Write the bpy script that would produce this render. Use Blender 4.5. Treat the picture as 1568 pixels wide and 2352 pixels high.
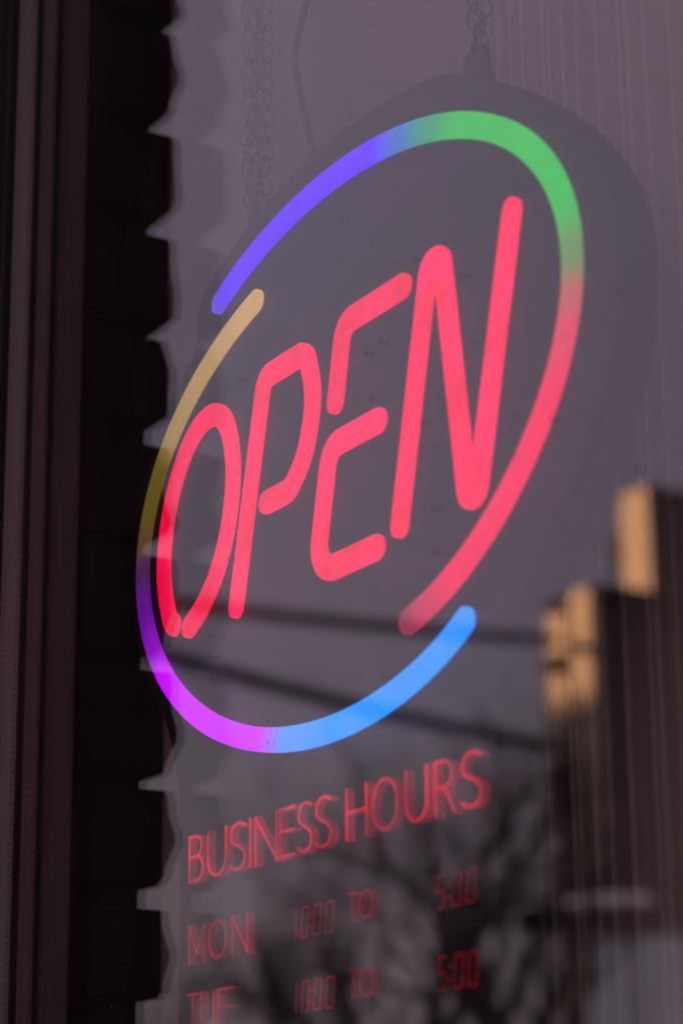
import bpy, math, random
from mathutils import Matrix, Vector, noise

scene = bpy.context.scene
for o in list(bpy.data.objects):
    bpy.data.objects.remove(o, do_unlink=True)
COL = scene.collection
rnd = random.Random(7)

# ------------------------------------------------------------------ camera
CAM = Vector((0.9483, -0.5153, 1.5))
FWD = Vector((-0.8246, 0.4872, 0.2875)).normalized()
RIGHT = Vector((0.5059, 0.8625, -0.0107)).normalized()
UP = RIGHT.cross(FWD).normalized()
RIGHT = FWD.cross(UP).normalized()
cam_data = bpy.data.cameras.new('camera')
cam = bpy.data.objects.new('camera', cam_data)
COL.objects.link(cam)
m = Matrix((RIGHT, UP, -FWD)).transposed().to_4x4()
m.translation = CAM
cam.matrix_world = m
cam_data.sensor_fit = 'VERTICAL'
cam_data.sensor_height = 36.0
cam_data.sensor_width = 24.0
cam_data.lens = 36.0 * 5353 / 2352
cam_data.clip_start = 0.02
cam_data.clip_end = 3000
cam_data.dof.use_dof = True
cam_data.dof.focus_distance = 1.25
cam_data.dof.aperture_fstop = 6.5
cam_data.dof.aperture_blades = 0
scene.camera = cam

# ------------------------------------------------------------------ light
SUN_EL = math.radians(10.0)
SUN_H = Vector((-0.35, 0.937))            # towards the sun, behind the shop row and to the left
EXPOSURE = 1.4
K = 2.0 ** EXPOSURE

world = bpy.data.worlds.new('World')
scene.world = world
world.use_nodes = True
wn, wl = world.node_tree.nodes, world.node_tree.links
wn.clear()
w_out = wn.new('ShaderNodeOutputWorld')
w_bg = wn.new('ShaderNodeBackground')
w_sky = wn.new('ShaderNodeTexSky')
w_sky.sky_type = 'NISHITA'
w_sky.sun_disc = False
w_sky.sun_elevation = SUN_EL
w_sky.sun_rotation = math.atan2(SUN_H.x, SUN_H.y)
w_sky.air_density = 1.0
w_sky.dust_density = 3.0
w_sky.ozone_density = 1.0
# thin even cloud cover over the whole sky takes the blue out of it
w_tc = wn.new('ShaderNodeTexCoord')
w_nz = wn.new('ShaderNodeTexNoise')
w_nz.inputs['Scale'].default_value = 2.2
w_nz.inputs['Detail'].default_value = 5.0
w_nz.inputs['Roughness'].default_value = 0.5
w_rp = wn.new('ShaderNodeMapRange')
w_rp.inputs['From Min'].default_value = 0.3
w_rp.inputs['From Max'].default_value = 0.7
w_rp.inputs['To Min'].default_value = 0.80
w_rp.inputs['To Max'].default_value = 0.97
w_sep = wn.new('ShaderNodeSeparateXYZ')
w_el = wn.new('ShaderNodeMapRange')
w_el.inputs['From Min'].default_value = 0.06
w_el.inputs['From Max'].default_value = 0.30
w_cloud = wn.new('ShaderNodeMix')
w_cloud.data_type = 'RGBA'
w_cloud.inputs['A'].default_value = (2.30, 1.93, 2.05, 1)
w_cloud.inputs['B'].default_value = (2.10, 1.83, 2.28, 1)
wl.new(w_tc.outputs['Generated'], w_sep.inputs[0])
wl.new(w_sep.outputs['Z'], w_el.inputs['Value'])
wl.new(w_el.outputs['Result'], w_cloud.inputs['Factor'])
w_mix = wn.new('ShaderNodeMix')
w_mix.data_type = 'RGBA'
wl.new(w_tc.outputs['Generated'], w_nz.inputs['Vector'])
wl.new(w_nz.outputs['Fac'], w_rp.inputs['Value'])
wl.new(w_rp.outputs['Result'], w_mix.inputs['Factor'])
wl.new(w_sky.outputs['Color'], w_mix.inputs['A'])
wl.new(w_cloud.outputs['Result'], w_mix.inputs['B'])
wl.new(w_mix.outputs['Result'], w_bg.inputs['Color'])
wl.new(w_bg.outputs['Background'], w_out.inputs['Surface'])
w_bg.inputs['Strength'].default_value = 0.094

sun_data = bpy.data.lights.new('sun', 'SUN')
sun = bpy.data.objects.new('sun', sun_data)
COL.objects.link(sun)
sun_data.energy = 4.5
sun_data.angle = math.radians(1.3)
sun_data.color = (1.0, 0.62, 0.31)
sdir = Vector((SUN_H.x * math.cos(SUN_EL), SUN_H.y * math.cos(SUN_EL), math.sin(SUN_EL)))
sun.rotation_euler = sdir.to_track_quat('Z', 'Y').to_euler()
sun.location = sdir * 60

vs = scene.view_settings
vs.view_transform = 'Standard'
vs.look = 'None'
vs.exposure = EXPOSURE
vs.gamma = 1.0
vs.use_curve_mapping = False
scene.render.engine = 'CYCLES'
cy = scene.cycles
cy.use_denoising = True
cy.use_adaptive_sampling = True
cy.adaptive_threshold = 0.015
cy.max_bounces = 10
cy.diffuse_bounces = 2
cy.glossy_bounces = 4
cy.transmission_bounces = 6
cy.transparent_max_bounces = 24
cy.sample_clamp_indirect = 4.0
cy.caustics_reflective = True
cy.caustics_refractive = True

# ------------------------------------------------------------------ helpers
def mesh_obj(name, verts, faces, mat=None, parent=None, smooth=False):
    me = bpy.data.meshes.new(name)
    me.from_pydata([tuple(v) for v in verts], [], faces)
    me.validate()
    me.update()
    if mat:
        me.materials.append(mat)
    if smooth:
        me.polygons.foreach_set('use_smooth', [True] * len(me.polygons))
    o = bpy.data.objects.new(name, me)
    COL.objects.link(o)
    if parent:
        o.parent = parent
    return o

def copy_obj(src, parent=None, name=None):
    o = src.copy()
    if name:
        o.name = name
    COL.objects.link(o)
    o.parent = parent
    return o

def tag(o, label, cat, group=None):
    o['label'] = label
    o['category'] = cat
    if group:
        o['group'] = group
    return o

def thing(name, label, cat, loc=(0, 0, 0), rz=0.0, group=None):
    o = bpy.data.objects.new(name, None)
    COL.objects.link(o)
    o.location = loc
    o.rotation_euler = (0, 0, rz)
    o.empty_display_size = 0.1
    return tag(o, label, cat, group)

class MB:
    def __init__(s):
        s.v, s.f = [], []
    def box(s, a, b):
        (x0, y0, z0), (x1, y1, z1) = a, b
        n = len(s.v)
        s.v += [(x0, y0, z0), (x1, y0, z0), (x1, y1, z0), (x0, y1, z0), (x0, y0, z1), (x1, y0, z1), (x1, y1, z1), (x0, y1, z1)]
        s.f += [tuple(n + i for i in q) for q in ((0, 3, 2, 1), (4, 5, 6, 7), (0, 1, 5, 4), (1, 2, 6, 5), (2, 3, 7, 6), (3, 0, 4, 7))]
        return s
    def tube(s, pts, rads, seg=8, caps=True):
        pts = [Vector(p) for p in pts]
        n0 = len(s.v)
        up = Vector((0.31, 0.17, 0.93)).normalized()
        for i, p in enumerate(pts):
            d = (pts[min(i + 1, len(pts) - 1)] - pts[max(i - 1, 0)]).normalized()
            a = d.cross(up)
            if a.length < 1e-4:
                a = d.cross(Vector((1, 0, 0)))
            a.normalize()
            b = d.cross(a)
            r = rads[i] if isinstance(rads, (list, tuple)) else rads
            for k in range(seg):
                t = 2 * math.pi * k / seg
                s.v.append(p + (a * math.cos(t) + b * math.sin(t)) * r)
        for i in range(len(pts) - 1):
            for k in range(seg):
                k2 = (k + 1) % seg
                s.f.append((n0 + i * seg + k, n0 + i * seg + k2, n0 + (i + 1) * seg + k2, n0 + (i + 1) * seg + k))
        if caps:
            s.f.append(tuple(n0 + k for k in range(seg))[::-1])
            s.f.append(tuple(n0 + (len(pts) - 1) * seg + k for k in range(seg)))
        return s
    def build(s, name, mat=None, parent=None, smooth=False):
        return mesh_obj(name, s.v, s.f, mat, parent, smooth)

def box(name, a, b, mat, parent=None, bevel=0.0):
    o = MB().box(a, b).build(name, mat, parent)
    if bevel:
        md = o.modifiers.new('bevel', 'BEVEL')
        md.width = bevel
        md.segments = 2
    return o

# ------------------------------------------------------------------ materials
def new_mat(name):
    mt = bpy.data.materials.new(name)
    mt.use_nodes = True
    nt = mt.node_tree
    nt.nodes.clear()
    return mt, nt.nodes, nt.links

def mat_surface(name, col, rough=0.7, vary=0.25, scale=30.0, bump=0.0, bscale=None, spec=0.5, metallic=0.0, col2=None, stretch=None):
    mt, n, l = new_mat(name)
    out = n.new('ShaderNodeOutputMaterial')
    p = n.new('ShaderNodeBsdfPrincipled')
    tc = n.new('ShaderNodeTexCoord')
    nz = n.new('ShaderNodeTexNoise')
    nz.inputs['Scale'].default_value = scale
    nz.inputs['Detail'].default_value = 6
    src = tc.outputs['Object']
    if stretch:
        mp = n.new('ShaderNodeMapping')
        mp.inputs['Scale'].default_value = stretch
        l.new(src, mp.inputs['Vector'])
        src = mp.outputs['Vector']
    l.new(src, nz.inputs['Vector'])
    mx = n.new('ShaderNodeMix')
    mx.data_type = 'RGBA'
    c2 = col2 if col2 else tuple(c * (1 + vary) for c in col)
    mx.inputs['A'].default_value = (*[c * (1 - vary) for c in col], 1)
    mx.inputs['B'].default_value = (*c2, 1)
    l.new(nz.outputs['Fac'], mx.inputs['Factor'])
    l.new(mx.outputs['Result'], p.inputs['Base Color'])
    p.inputs['Roughness'].default_value = rough
    p.inputs['Metallic'].default_value = metallic
    p.inputs['Specular IOR Level'].default_value = spec
    if bump:
        nb = n.new('ShaderNodeTexNoise')
        nb.inputs['Scale'].default_value = bscale or scale * 4
        nb.inputs['Detail'].default_value = 8
        l.new(src, nb.inputs['Vector'])
        bp = n.new('ShaderNodeBump')
        bp.inputs['Strength'].default_value = bump
        bp.inputs['Distance'].default_value = 0.002
        l.new(nb.outputs['Fac'], bp.inputs['Height'])
        l.new(bp.outputs['Normal'], p.inputs['Normal'])
    l.new(p.outputs['BSDF'], out.inputs['Surface'])
    return mt

def mat_glass(name, r0, gain, tint, refl_tint, specks=True):
    """flat pane seen in thin sheet approximation: clear transmission plus mirror reflection that rises towards grazing view"""
    mt, n, l = new_mat(name)
    out = n.new('ShaderNodeOutputMaterial')
    g = n.new('ShaderNodeNewGeometry')
    dot = n.new('ShaderNodeVectorMath')
    dot.operation = 'DOT_PRODUCT'
    l.new(g.outputs['Incoming'], dot.inputs[0])
    l.new(g.outputs['Normal'], dot.inputs[1])
    ab = n.new('ShaderNodeMath'); ab.operation = 'ABSOLUTE'
    l.new(dot.outputs['Value'], ab.inputs[0])
    one = n.new('ShaderNodeMath'); one.operation = 'SUBTRACT'; one.inputs[0].default_value = 1.0
    l.new(ab.outputs[0], one.inputs[1])
    pw = n.new('ShaderNodeMath'); pw.operation = 'POWER'; pw.inputs[1].default_value = 5.0
    l.new(one.outputs[0], pw.inputs[0])
    ma = n.new('ShaderNodeMath'); ma.operation = 'MULTIPLY_ADD'
    ma.inputs[1].default_value = gain
    ma.inputs[2].default_value = r0
    ma.use_clamp = True
    l.new(pw.outputs[0], ma.inputs[0])
    tr = n.new('ShaderNodeBsdfTransparent')
    tr.inputs['Color'].default_value = (*tint, 1)
    gl = n.new('ShaderNodeBsdfGlossy')
    gl.inputs['Roughness'].default_value = 0.0
    gl.inputs['Color'].default_value = (*refl_tint, 1)
    mx = n.new('ShaderNodeMixShader')
    l.new(ma.outputs[0], mx.inputs['Fac'])
    l.new(tr.outputs[0], mx.inputs[1])
    l.new(gl.outputs[0], mx.inputs[2])
    surf = mx.outputs[0]
    if specks:
        # dried water spots and dust: sparse dull flecks on the pane
        tc = n.new('ShaderNodeTexCoord')
        mp = n.new('ShaderNodeMapping')
        mp.inputs['Scale'].default_value = (1.0, 0.0, 0.55)
        l.new(tc.outputs['Object'], mp.inputs['Vector'])
        vo = n.new('ShaderNodeTexVoronoi')
        vo.inputs['Scale'].default_value = 150.0
        l.new(mp.outputs['Vector'], vo.inputs['Vector'])
        nz = n.new('ShaderNodeTexNoise')
        nz.inputs['Scale'].default_value = 9.0
        nz.inputs['Detail'].default_value = 4.0
        l.new(mp.outputs['Vector'], nz.inputs['Vector'])
        rad = n.new('ShaderNodeMapRange')
        rad.inputs['From Min'].default_value = 0.40
        rad.inputs['From Max'].default_value = 0.75
        rad.inputs['To Min'].default_value = 0.02
        rad.inputs['To Max'].default_value = 0.21
        l.new(nz.outputs['Fac'], rad.inputs['Value'])
        lt = n.new('ShaderNodeMath'); lt.operation = 'LESS_THAN'
        l.new(vo.outputs['Distance'], lt.inputs[0])
        l.new(rad.outputs['Result'], lt.inputs[1])
        sp = n.new('ShaderNodeSeparateColor')
        l.new(vo.outputs['Color'], sp.inputs[0])
        mm = n.new('ShaderNodeMath'); mm.operation = 'MULTIPLY'
        l.new(lt.outputs[0], mm.inputs[0])
        l.new(sp.outputs[0], mm.inputs[1])
        m2 = n.new('ShaderNodeMath'); m2.operation = 'MULTIPLY'; m2.inputs[1].default_value = 0.55
        l.new(mm.outputs[0], m2.inputs[0])
        df = n.new('ShaderNodeBsdfDiffuse')
        df.inputs['Color'].default_value = (0.10, 0.085, 0.08, 1)
        mx2 = n.new('ShaderNodeMixShader')
        l.new(m2.outputs[0], mx2.inputs['Fac'])
        l.new(surf, mx2.inputs[1])
        l.new(df.outputs[0], mx2.inputs[2])
        surf = mx2.outputs[0]
        mp3 = n.new('ShaderNodeMapping')
        mp3.inputs['Scale'].default_value = (14.0, 0.0, 2.2)
        mp3.inputs['Rotation'].default_value = (0.0, 0.22, 0.0)
        l.new(tc.outputs['Object'], mp3.inputs['Vector'])
        nf = n.new('ShaderNodeTexNoise')
        nf.inputs['Scale'].default_value = 1.6
        nf.inputs['Detail'].default_value = 8.0
        nf.inputs['Roughness'].default_value = 0.7
        nf.inputs['Distortion'].default_value = 0.6
        l.new(mp3.outputs['Vector'], nf.inputs['Vector'])
        fr = n.new('ShaderNodeMapRange')
        fr.inputs['From Min'].default_value = 0.42
        fr.inputs['From Max'].default_value = 0.75
        fr.inputs['To Min'].default_value = 0.0
        fr.inputs['To Max'].default_value = 0.022
        l.new(nf.outputs['Fac'], fr.inputs['Value'])
        dfilm = n.new('ShaderNodeBsdfDiffuse')
        dfilm.inputs['Color'].default_value = (0.45, 0.42, 0.42, 1)
        mx3 = n.new('ShaderNodeMixShader')
        l.new(fr.outputs['Result'], mx3.inputs['Fac'])
        l.new(surf, mx3.inputs[1])
        l.new(dfilm.outputs[0], mx3.inputs[2])
        surf = mx3.outputs[0]
    l.new(surf, out.inputs['Surface'])
    return mt

def mat_led(name, attr=None, col=None, strength=1.0, mottle=0.16, base=(0.5, 0.45, 0.45)):
    """milky silicone light strip lit from inside"""
    mt, n, l = new_mat(name)
    out = n.new('ShaderNodeOutputMaterial')
    p = n.new('ShaderNodeBsdfPrincipled')
    p.inputs['Base Color'].default_value = (*base, 1)
    p.inputs['Roughness'].default_value = 0.55
    p.inputs['Specular IOR Level'].default_value = 0.3
    tc = n.new('ShaderNodeTexCoord')
    nz = n.new('ShaderNodeTexNoise')
    nz.inputs['Scale'].default_value = 55.0
    nz.inputs['Detail'].default_value = 7.0
    nz.inputs['Roughness'].default_value = 0.65
    l.new(tc.outputs['Object'], nz.inputs['Vector'])
    mr = n.new('ShaderNodeMapRange')
    mr.inputs['From Min'].default_value = 0.3
    mr.inputs['From Max'].default_value = 0.7
    mr.inputs['To Min'].default_value = strength * (1 - mottle)
    mr.inputs['To Max'].default_value = strength * (1 + mottle)
    l.new(nz.outputs['Fac'], mr.inputs['Value'])
    l.new(mr.outputs['Result'], p.inputs['Emission Strength'])
    if attr:
        at = n.new('ShaderNodeAttribute')
        at.attribute_name = attr
        l.new(at.outputs['Color'], p.inputs['Emission Color'])
    else:
        cm = n.new('ShaderNodeMix')
        cm.data_type = 'RGBA'
        cm.inputs['A'].default_value = (col[0] * 0.92, col[1], col[2] * 0.45, 1)
        cm.inputs['B'].default_value = (col[0] * 1.08, col[1] + 0.004, col[2] * 1.75, 1)
        n2 = n.new('ShaderNodeTexNoise')
        n2.inputs['Scale'].default_value = 26.0
        n2.inputs['Detail'].default_value = 9.0
        n2.inputs['Roughness'].default_value = 0.72
        l.new(tc.outputs['Object'], n2.inputs['Vector'])
        m3 = n.new('ShaderNodeMapRange')
        m3.inputs['From Min'].default_value = 0.34
        m3.inputs['From Max'].default_value = 0.66
        l.new(n2.outputs['Fac'], m3.inputs['Value'])
        l.new(m3.outputs['Result'], cm.inputs['Factor'])
        l.new(cm.outputs['Result'], p.inputs['Emission Color'])
    l.new(p.outputs['BSDF'], out.inputs['Surface'])
    return mt

M = {}
M['frame'] = mat_surface('frame_metal', (0.16, 0.12, 0.11), 0.5, 0.2, 60, 0.1, spec=0.4)
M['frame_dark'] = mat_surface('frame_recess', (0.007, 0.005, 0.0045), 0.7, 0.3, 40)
M['gasket'] = mat_surface('gasket_rubber', (0.008, 0.008, 0.008), 0.8, 0.2, 80)
M['spacer'] = mat_surface('spacer_aluminium', (0.38, 0.33, 0.33), 0.5, 0.12, 90, 0.05, stretch=(1, 1, 0.05))
M['spacer_hole'] = mat_surface('spacer_perforation', (0.02, 0.015, 0.015), 0.9, 0.1, 90)
M['mirror_strip'] = mat_surface('spacer_mirror_strip', (0.25, 0.20, 0.19), 0.6, 0.15, 70, stretch=(1, 1, 0.05))
M['jamb'] = mat_surface('inner_jamb', (0.19, 0.14, 0.12), 0.7, 0.18, 50, stretch=(1, 1, 0.08))
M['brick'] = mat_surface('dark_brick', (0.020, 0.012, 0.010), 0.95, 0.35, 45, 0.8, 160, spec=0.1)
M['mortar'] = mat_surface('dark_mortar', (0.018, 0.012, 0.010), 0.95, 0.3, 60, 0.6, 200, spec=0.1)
M['wall'] = mat_surface('shop_wall', (0.11, 0.085, 0.075), 0.9, 0.2, 3, 0.4, 40)
M['room'] = mat_surface('room_surface', (0.018, 0.014, 0.013), 0.9, 0.3, 3)
M['curtain_rib'] = mat_surface('curtain_rib_highlight', (0.52, 0.41, 0.36), 0.9, 0.08, 14)  # light caught on the fold ridges, put in as a paler colour
M['curtain'] = mat_surface('curtain_cloth', (0.40, 0.31, 0.265), 0.95, 0.10, 14, 0.15, 500, spec=0.1)
M['board'] = mat_surface('sign_board_plastic', (0.011, 0.010, 0.012), 0.5, 0.15, 20, spec=0.25)
M['chain'] = mat_surface('chain_steel', (0.06, 0.06, 0.07), 0.5, 0.2, 200, metallic=0.6)
M['cord'] = mat_surface('cord_rubber', (0.02, 0.02, 0.022), 0.7, 0.2, 60)
M['glass_out'] = mat_glass('window_glass_outer', 0.055, 0.56, (0.985, 0.97, 0.985), (1.0, 0.93, 0.99))
M['glass_in'] = mat_glass('window_glass_inner', 0.036, 0.42, (0.985, 0.975, 0.98), (1.0, 0.93, 0.97), specks=False)
M['letter'] = mat_led('red_letter_light', col=(1.0, 0.0, 0.066), strength=1.25 / K, mottle=0.20, base=(0.10, 0.008, 0.015))
M['letter_rim'] = mat_led('red_letter_edge', col=(1.0, 0.012, 0.085), strength=1.30 / K, mottle=0.1, base=(0.12, 0.02, 0.03))
M['ring'] = mat_led('ring_light', attr='glow', strength=1.36 / K, mottle=0.07, base=(0.10, 0.09, 0.09))
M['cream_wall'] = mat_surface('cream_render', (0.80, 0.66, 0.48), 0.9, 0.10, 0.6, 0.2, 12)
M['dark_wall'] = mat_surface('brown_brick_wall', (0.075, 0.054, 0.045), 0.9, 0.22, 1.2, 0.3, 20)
M['roof'] = mat_surface('roof_felt', (0.03, 0.026, 0.026), 0.9, 0.2, 2)
M['navy_pane'] = mat_surface('navy_window_pane', (0.010, 0.014, 0.040), 0.15, 0.2, 2)
M['black_paint'] = mat_surface('black_painted_steel', (0.010, 0.009, 0.009), 0.6, 0.2, 5)
M['white_panel'] = mat_surface('white_panel', (0.75, 0.72, 0.76), 0.5, 0.06, 3)
M['grey_panel'] = mat_surface('pale_grey_shutter', (0.70, 0.71, 0.78), 0.6, 0.08, 2)
M['ochre'] = mat_surface('ochre_post', (0.26, 0.16, 0.05), 0.7, 0.15, 5)
M['bark'] = mat_surface('tree_bark', (0.035, 0.025, 0.021), 0.95, 0.3, 12, spec=0.1)
M['cable'] = mat_surface('cable_sheath', (0.012, 0.011, 0.012), 0.8, 0.2, 5)
M['asphalt'] = mat_surface('asphalt', (0.05, 0.049, 0.050), 0.9, 0.25, 4, 0.4, 80)
M['paving'] = mat_surface('concrete_paving', (0.26, 0.25, 0.29), 0.9, 0.15, 2, 0.3, 60)
M['earth'] = mat_surface('ground', (0.10, 0.09, 0.075), 0.95, 0.3, 0.8)
M['paint'] = mat_surface('road_paint', (0.75, 0.74, 0.70), 0.7, 0.1, 6)
M['grey_house'] = mat_surface('grey_house_wall', (0.16, 0.13, 0.125), 0.9, 0.15, 1.0)
M['pole'] = mat_surface('timber_pole', (0.09, 0.065, 0.05), 0.9, 0.25, 8, stretch=(1, 1, 0.1))

def mat_added_glow(name, col, strength):
    mt, n, l = new_mat(name)
    out = n.new('ShaderNodeOutputMaterial')
    p = n.new('ShaderNodeBsdfPrincipled')
    p.inputs['Base Color'].default_value = (0.7, 0.68, 0.72, 1)
    p.inputs['Emission Color'].default_value = (*col, 1)
    tc = n.new('ShaderNodeTexCoord')
    nz = n.new('ShaderNodeTexNoise')
    nz.inputs['Scale'].default_value = 2.0
    l.new(tc.outputs['Object'], nz.inputs['Vector'])
    mr = n.new('ShaderNodeMapRange')
    mr.inputs['To Min'].default_value = strength * 0.8
    mr.inputs['To Max'].default_value = strength * 1.2
    l.new(nz.outputs['Fac'], mr.inputs['Value'])
    l.new(mr.outputs['Result'], p.inputs['Emission Strength'])
    l.new(p.outputs['BSDF'], out.inputs['Surface'])
    return mt
M['glow_pane'] = mat_added_glow('pane_added_glow', (0.80, 0.86, 1.0), 0.34 / K)  # glowing pane added to brighten the area under the canopy
M['glow_panel'] = mat_added_glow('fascia_added_glow', (1.0, 0.86, 0.95), 0.75 / K)  # glow added to the fascia to lift it to sky brightness

# ------------------------------------------------------------------ ground and street
def structure(o):
    o['kind'] = 'structure'
    return o
structure(box('ground', (-900, -900, -0.6), (900, 900, -0.14), M['earth']))
structure(box('road', (-140, -12.5, -0.139), (60, -3.2, -0.12), M['asphalt']))
structure(box('pavement', (-140, -3.2, -0.139), (60, -0.62, 0.0), M['paving'], bevel=0.02))
structure(box('far_pavement', (-140, -16.5, -0.139), (60, -12.5, 0.0), M['paving'], bevel=0.02))
mk = MB()
for i in range(-24, 8):
    mk.box((i * 5.5, -7.92, -0.1195), (i * 5.5 + 2.6, -7.78, -0.1160))
structure(mk.build('road_marking', M['paint']))

# ------------------------------------------------------------------ the shop that holds the window
JX = -0.3435                  # plane of the jamb that faces the camera
WX1, WZ0, WZ1 = 2.20, 0.72, 2.72
shop = thing('shop_building', 'dark shop front wall and room behind the lit window', 'building')
box('wall', (-9.0, 0.0, -0.3), (-0.412, 0.34, 12.0), M['wall'], shop)
box('wall', (WX1, 0.0, -0.3), (9.0, 0.34, 12.0), M['wall'], shop)
box('wall', (-0.412, 0.002, -0.3), (WX1, 0.34, WZ0 - 0.05), M['wall'], shop)
box('wall', (-0.412, 0.002, WZ1 + 0.05), (WX1, 0.34, 12.0), M['wall'], shop)
box('roof', (-9.0, 0.34, 11.6), (9.0, 9.0, 12.0), M['roof'], shop)
box('room_floor', (-9.0, 0.34, -0.3), (9.0, 9.0, 0.0), M['room'], shop)
box('room_ceiling', (-1.2, 0.34, 3.0), (WX1 + 1.0, 3.5, 3.06), M['room'], shop)
box('room_wall', (-1.26, 0.341, 0.0), (-1.2, 3.5, 3.0), M['room'], shop)
box('room_wall', (WX1 + 1.0, 0.341, 0.0), (WX1 + 1.06, 3.5, 3.0), M['room'], shop)
box('room_wall', (-1.26, 3.5, 0.0), (WX1 + 1.06, 3.56, 3.0), M['room'], shop)

# window: frame, gaskets, two panes with a perforated spacer bar between them
win = thing('shop_window', 'large double glazed shop window pane in a dark frame', 'window', (0, 0, WZ0))
def wbox(name, a, b, mat, bevel=0.0, parent=win):
    a = (a[0], a[1], a[2] - WZ0)
    b = (b[0], b[1], b[2] - WZ0)
    return box(name, a, b, mat, parent, bevel)
wbox('frame_jamb', (-0.412, -0.012, WZ0 - 0.05), (-0.3505, 0.0425, WZ1 + 0.05), M['frame'], 0.0015)
wbox('frame_jamb', (WX1 - 0.055, -0.012, WZ0 - 0.05), (WX1, 0.125, WZ1 + 0.05), M['frame'], 0.0015)
wbox('frame_head', (-0.3505, -0.011, WZ1), (WX1 - 0.055, 0.125, WZ1 + 0.05), M['frame'], 0.0015)
wbox('frame_sill', (-0.3505, -0.03, WZ0 - 0.05), (WX1 - 0.055, 0.125, WZ0), M['frame'], 0.0015)
wbox('gasket', (-0.3505, -0.0060, WZ0), (-0.3440, -0.0006, WZ1), M['gasket'])
wbox('gasket', (-0.3505, 0.0228, WZ0), (-0.3445, 0.0240, WZ1), M['gasket'])
wbox('edge_seal', (-0.3500, 0.0031, WZ0), (JX + 0.0004, 0.0062, WZ1), M['gasket'])
sp = wbox('spacer_bar', (-0.3500, 0.0063, WZ0), (JX, 0.0188, WZ1), M['spacer'], 0.0006)
ph = MB()
z = 0.55
while z < 1.75:
    for yy in (0.0082, 0.0168):
        ph.box((JX - 0.0004, yy - 0.0004, z), (JX + 0.00012, yy + 0.0004, z + 0.0016))
    z += 0.0039
pho = ph.build('perforation', M['spacer_hole'], sp)
pho['kind'] = 'stuff'
bd = wbox('spacer_mirror_strip', (-0.3505, 0.0242, WZ0), (JX, 0.0335, WZ1), M['mirror_strip'], 0.0008)  # solid perforated strip added in place of the spacer's reflection
ph = MB()
z = 0.55
while z < 1.75:
    for yy in (0.0262, 0.0316):
        ph.box((JX - 0.0004, yy - 0.0004, z), (JX + 0.00012, yy + 0.0004, z + 0.0016))
    z += 0.0042
pho = ph.build('perforation', M['spacer_hole'], bd)
pho['kind'] = 'stuff'
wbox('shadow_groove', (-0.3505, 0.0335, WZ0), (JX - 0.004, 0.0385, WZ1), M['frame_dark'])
wbox('inner_jamb', (-0.412, 0.0430, WZ0), (JX, 0.0565, WZ1), M['jamb'], 0.0012)
wbox('inner_jamb', (-0.3505, 0.0386, WZ0), (JX - 0.0006, 0.0429, WZ1), M['jamb'])
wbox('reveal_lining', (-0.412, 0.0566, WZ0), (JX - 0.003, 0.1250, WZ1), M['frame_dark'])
wbox('outer_pane', (-0.3495, 0.0, WZ0 - 0.008), (WX1 - 0.045, 0.0030, WZ1 + 0.008), M['glass_out'])
wbox('inner_pane', (-0.3495, 0.0192, WZ0 - 0.008), (WX1 - 0.045, 0.0222, WZ1 + 0.008), M['glass_in'])

# ------------------------------------------------------------------ brick pier beside the window (seen mirrored in the glass)
PXR, PYF = -0.400, -0.1475
JOINTS = [1.614, 1.686, 1.763, 1.8413, 1.920, 1.9968, 2.0727, 2.149, 2.229, 2.3075]
pitch = 0.0768
zs = [JOINTS[0] - pitch * k for k in range(21, 0, -1)] + JOINTS + [JOINTS[-1] + pitch * k for k in range(1, 11)]
pier = thing('brick_pier', 'dark rough brick pier beside the window, its toothed edge mirrored in the glass', 'brick pier', (0, 0, zs[0]))
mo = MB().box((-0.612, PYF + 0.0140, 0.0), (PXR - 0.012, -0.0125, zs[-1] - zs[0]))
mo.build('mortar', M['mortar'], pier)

def brick(x0, x1, y0, y1, zb, zt, seed, joint):
    """rough brick: worn profile swept along x; crisp upper arris, rounded lower one"""
    r = random.Random(seed)
    h = zt - zb
    rb = r.uniform(0.007, 0.016)
    top_r = r.uniform(0.001, 0.004)
    prof = []
    n = 9
    ph1, ph2 = r.uniform(0, 6), r.uniform(0, 6)
    amp = r.uniform(0.0012, 0.0036)
    lean = r.uniform(-0.0025, 0.0025)
    for i in range(n + 1):
        t = i / n
        zz = zb + h * t
        off = amp * math.sin(ph1 + t * 5) + 0.6 * amp * math.sin(ph2 + t * 11) + lean * (t - 0.5) + r.uniform(-0.0004, 0.0004)
        d = zz - zb
        if d < rb:
            off += rb * 0.95 * (1 - math.sqrt(max(0, 1 - (1 - d / rb) ** 2)))
        d = zt - zz
        if d < top_r:
            off += top_r * (1 - d / top_r) * 0.8
        prof.append((y0 + off, zz))
    # denser rounding at the foot
    foot = [(y0 + rb * 1.25, zb + 0.0002), (y0 + rb * 0.7, zb + rb * 0.12)]
    prof = foot + [q for q in prof if q[1] > zb + rb * 0.25]
    prof = prof + [(y1, zt), (y1, zb)]
    # crisp top corner
    verts, faces = [], []
    xs = [x0, x0 + 0.004, (x0 + x1) / 2, x1 - 0.004, x1]
    cy_, cz = (y0 + y1) / 2, (zb + zt) / 2
    for ix, x in enumerate(xs):
        ins = 0.0025 if ix in (0, len(xs) - 1) else 0.0
        jit = r.uniform(-0.0006, 0.0006)
        for (py, pz) in prof:
            yy = py + (ins if py < cy_ else -ins) + jit
            zz2 = pz + (ins if pz < cz else -ins) * 0.6
            verts.append((x, yy, zz2))
    k = len(prof)
    for ix in range(len(xs) - 1):
        for j in range(k):
            j2 = (j + 1) % k
            faces.append((ix * k + j, (ix + 1) * k + j, (ix + 1) * k + j2, ix * k + j2))
    faces.append(tuple(range(k))[::-1])
    faces.append(tuple((len(xs) - 1) * k + j for j in range(k)))
    zo = zs[0]
    return mesh_obj('brick', [(a, b, c - zo) for a, b, c in verts], faces, M['brick'], pier)

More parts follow.
